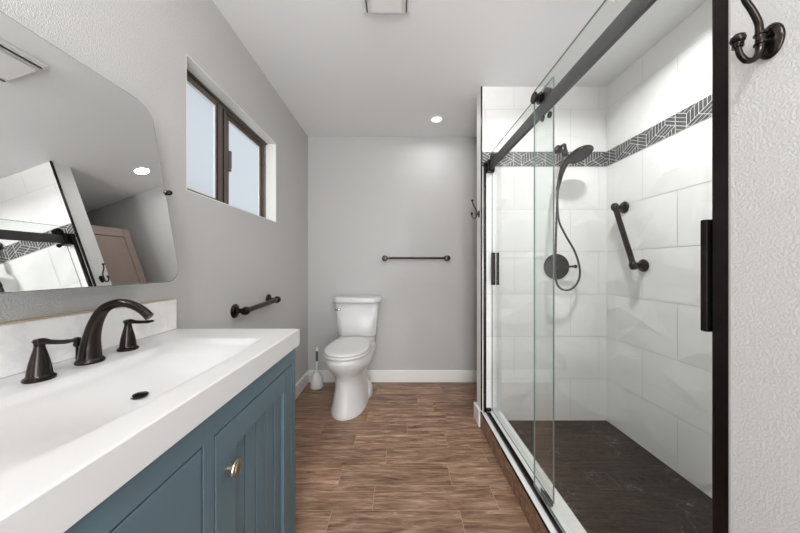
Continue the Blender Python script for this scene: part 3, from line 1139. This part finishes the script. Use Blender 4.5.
def panel(x0, x1, y0_, y1_, hy, outer):
    bm = BM()
    v = box(bm, x0, x1, y0_, y1_, .135, 1.975)
    for f in bm.faces:
        f.normal_update()
        if abs(f.normal.x) < .5:
            f.material_index = 1
    bmesh.ops.recalc_face_normals(bm, faces=bm.faces)
    g = obj('glass_panel', bm, None, sd, mats=[M_GLASS, M_GLASSEDGE])
    g['label'] = 'clear glass panel with the handle by the near wall' if outer else 'clear glass panel with the handle by the far wall'
    # flat bar handle, one plate each side joined by standoffs
    bm = BM()
    box(bm, x0 - .027, x0 - .0002, hy - .006, hy + .006, 1.03, 1.252)
    box(bm, x1 + .0002, x1 + .018, hy - .006, hy + .006, 1.03, 1.252)
    obj('handle', bm, M_BLACK, g, bevel=.002)
    for ry in (y0_ + .035, y1_ - .035):
        bm = BM()
        if outer:
            lathe(bm, [(.0, 0), (.022, .0005), (.0245, .003), (.0245, .009), (.020, .012), (.012, .0135), (.011, .019), (.018, .0195), (.018, .022)], (x0 - .022, ry, 1.923), (1, 0, 0), 28)
            lathe(bm, [(.026, 0), (.026, .003), (.021, .005), (.021, .010), (.026, .012), (.026, .0155)], (x1 + .0002, ry, 1.922), (1, 0, 0), 28)
        else:
            lathe(bm, [(.021, 0), (.021, .004), (.016, .008), (0, .009)], (x1 + .0002, ry, 1.923), (1, 0, 0), 28)
            lathe(bm, [(.026, 0), (.026, .003), (.021, .005), (.021, .010), (.026, .012), (.026, .0155)], (x0 - .0157, ry, 1.922), (1, 0, 0), 28)
        obj('roller', bm, M_BLACK, g, smooth=True, auto=40)
        bm = BM()
        if outer:
            lathe(bm, [(.0, 0), (.013, .001), (.014, .008), (.010, .0098)], (x1 + .0002, ry - .02, 1.819), (1, 0, 0), 20)
        else:
            lathe(bm, [(.0, 0), (.013, .001), (.014, .008), (.010, .0098)], (x0 - .0100, ry - .02, 1.819), (1, 0, 0), 20)
        obj('retainer_disc', bm, M_BLACK, g, smooth=True, auto=40)
panel(*PX[0], .5405, True)
panel(*PX[1], 1.862, False)
bm = BM(); box(bm, .6415, .665, 1.165, 1.225, .127, .150); box(bm, .6415, .645, 1.165, 1.225, .127, .165)
obj('floor_guide', bm, M_BLACK, sd, bevel=.002)

# ------------------------------------------------------------------ shower head, hose, valve
sh = thing('hand_shower', (1.16, YS1, 2.0), 'dark bronze hand shower with looping hose on the far tile wall', 'shower head')
SY = YS1 - .006
bm = BM()
lathe(bm, [(.030, 0), (.031, .004), (.026, .009), (.013, .013), (.012, .02)], (1.150, SY, 1.995), (0, -1, 0), 28)
tube(bm, smooth_path([(1.150, SY - .012, 1.995), (1.148, SY - .05, 2.002), (1.142, SY - .085, 1.990), (1.135, SY - .105, 1.955)], 6), .0105, 18)
lathe(bm, [(.013, -.026), (.019, -.016), (.020, .012), (.015, .022)], (1.128, SY - .110, 1.925), (-.15, -.3, -1), 24)
obj('shower_arm', bm, M_BRONZE, sh, smooth=True, auto=45)
# head: disc facing down toward the room
hc = Vector((1.192, SY - .165, 1.893)); hax = Vector((.20, -.36, -.92)).normalized()
bm = BM()
lathe(bm, [(.0, -.026), (.022, -.025), (.05, -.019), (.072, -.009), (.079, 0), (.079, .007), (.074, .011), (.067, .010), (.063, .007)], hc, hax, 44)
hdh = obj('spray_head', bm, M_BRONZE, sh, smooth=True, auto=40)
bm = BM()
lathe(bm, [(.061, .007), (.059, .0115), (.0, .0125)], hc, hax, 40)
a_, b_ = frame_for(hax)
for rr_, cnt in ((.018, 6), (.034, 12), (.05, 18)):
    for k in range(cnt):
        t = 2 * PI * k / cnt
        lathe(bm, [(.0028, 0), (.002, .003), (0, .0032)], hc + a_ * rr_ * math.cos(t) + b_ * rr_ * math.sin(t) + hax * .0118, hax, 8)
obj('spray_face', bm, M_GUN, hdh, smooth=True, auto=40)
bm = BM()
tube(bm, smooth_path([(1.165, SY - .160, 1.900), (1.135, SY - .150, 1.875), (1.108, SY - .135, 1.825), (1.092, SY - .125, 1.765), (1.082, SY - .115, 1.70), (1.080, SY - .110, 1.672)], 6), lerp_list([.017, .020, .0185, .015, .0115, .010], 6), 20)
obj('wand', bm, M_BRONZE, sh, smooth=True, auto=45)
bm = BM()
hp = [(1.080, SY - .110, 1.674), (1.082, SY - .105, 1.60), (1.098, SY - .095, 1.47), (1.150, SY - .085, 1.37), (1.220, SY - .08, 1.25), (1.255, SY - .075, 1.12), (1.228, SY - .080, 1.035), (1.165, SY - .09, .995), (1.098, SY - .10, 1.015), (1.062, SY - .115, 1.09), (1.058, SY - .125, 1.25), (1.062, SY - .13, 1.50), (1.078, SY - .125, 1.72), (1.105, SY - .118, 1.86), (1.124, SY - .112, 1.905)]
hp_s = smooth_path(hp, 14)
rads = [.0066 + (.0007 if k % 2 else -.0005) for k in range(len(hp_s))]
tube(bm, hp_s, rads, 14)
obj('hose', bm, M_GUN, sh, smooth=True)
va = thing('shower_valve', (1.135, YS1, 1.155), 'round dark bronze shower valve with lever on the far tile wall', 'shower valve')
bm = BM()
lathe(bm, [(.090, 0), (.092, .004), (.088, .009), (.06, .014), (.034, .017), (.031, .02)], (1.135, SY, 1.155), (0, -1, 0), 44)
obj('escutcheon', bm, M_BRONZE, va, smooth=True, auto=40)
bm = BM()
lathe(bm, [(.029, .018), (.027, .035), (.022, .048), (.018, .06), (.0, .063)], (1.135, SY, 1.155), (0, -1, 0), 30)
tube(bm, smooth_path([(1.135, SY - .05, 1.155), (1.165, SY - .054, 1.155), (1.20, SY - .056, 1.156), (1.232, SY - .056, 1.157)], 5), lerp_list([.012, .0085, .0075, .009], 5), 16)
lathe(bm, [(.008, -.004), (.0125, 0), (.0125, .010), (0, .014)], (1.232, SY - .056, 1.157), (1, 0, 0), 20)
obj('lever', bm, M_BRONZE, va, smooth=True, auto=40)

# ------------------------------------------------------------------ ceiling fittings
def downlight(x, y, label, power, spread=170):
    root = thing('recessed_light', (x, y, ZC), label, 'ceiling light', 'recessed ceiling lights')
    bm = BM()
    lathe(bm, [(.066, -.0004), (.067, -.003), (.062, -.005), (.048, -.005), (.046, -.002), (.046, -.0004)], (x, y, ZC), (0, 0, 1), 40)
    obj('trim_ring', bm, M_WHITE, root, smooth=True, auto=40)
    bm = BM(); lathe(bm, [(.0465, -.0006), (.046, -.003), (.0, -.004)], (x, y, ZC), (0, 0, 1), 40)
    obj('lens', bm, M_LENS, root, smooth=True, auto=40)
    l = area_disk('lamp', (x, y, ZC - .010), .10, power, spread=spread)
    return root
downlight(.34, 2.39, 'lit recessed ceiling light above the toilet area', P_TOILET)
downlight(1.03, 1.27, 'lit recessed ceiling light above the shower', P_SHOWER, 150)
ef = thing('fill_globe', (.0, -.55, ZC), 'added white fill globe behind the camera, out of view', 'ceiling light')  # made-up fixture, put in to brighten the ceiling and even out the room
bm = BM(); lathe(bm, [(.06, -.0005), (.06, -.015), (.02, -.022), (.012, -.05), (.03, -.06)], (0, -.55, ZC), (0, 0, 1), 30)
obj('canopy', bm, M_BRONZE, ef, smooth=True, auto=40)
bm = BM(); lathe(bm, [(.1 * math.sin(PI * k / 16), -.155 + .1 * math.cos(PI * k / 16)) for k in range(17)], (0, -.55, ZC), (0, 0, 1), 30)
obj('globe', bm, lamp_mat('fill_globe_glow', (.98, .99, 1, 1), P_FILL_GLOBE), ef, smooth=True)

vt = thing('exhaust_fan', (-.045, 1.27, ZC), 'white square exhaust fan grille on the ceiling', 'exhaust fan')
bm = BM()
VXa, VXb, VYa, VYb = -.176, .064, 1.14, 1.374
def frm(x0, x1, y0_, y1_, z):
    return [Vector((x0, y0_, z)), Vector((x1, y0_, z)), Vector((x1, y1_, z)), Vector((x0, y1_, z))]
loft(bm, [frm(VXa, VXb, VYa, VYb, ZC - .0005), frm(VXa, VXb, VYa, VYb, ZC - .008), frm(VXa + .008, VXb - .008, VYa + .008, VYb - .008, ZC - .016)])
fanb = obj('grille_body', bm, M_WHITE, vt)
bm = BM()
box(bm, VXa + .045, VXb - .045, VYa + .012, VYb - .018, ZC - .030, ZC - .0165)
obj('center_cover', bm, M_WHITE, vt, bevel=.003)
for s in (0, 1):
    for k in range(3):
        bm = BM()
        xx = VXa + .013 + k * .010 if s == 0 else VXb - .013 - k * .010
        box(bm, xx - .002, xx + .002, VYa + .012, VYb - .014, ZC - .024, ZC - .0162)
        obj('slat', bm, M_GUN if k == 1 else M_WHITE, vt)

# vanity light above the mirror (just above the frame)
vl = thing('vanity_light', (XL, .56, 2.12), 'bronze three globe vanity light on the wall above the mirror', 'wall light')
bm = BM(); box(bm, XL + .0005, XL + .025, .36, .76, 2.085, 2.155)
obj('wall_plate', bm, M_BRONZE, vl, bevel=.004)
for y in (.41, .56, .71):
    bm = BM()
    tube(bm, [(XL + .025, y, 2.12), (XL + .09, y, 2.12), (XL + .10, y, 2.13)], .008, 12)
    lathe(bm, [(.02, 0), (.024, .02), (.012, .03)], (XL + .10, y, 2.125), (0, 0, 1), 20)
    ar = obj('arm', bm, M_BRONZE, vl, smooth=True, auto=40)
    bm = BM()
    lathe(bm, [(.024, .03), (.042, .055), (.05, .09), (.042, .125), (.02, .145), (0, .15)], (XL + .10, y, 2.125), (0, 0, 1), 24)
    obj('globe', bm, lamp_mat('lit_globe', (1, .95, .89, 1), P_VANITY), ar, smooth=True)
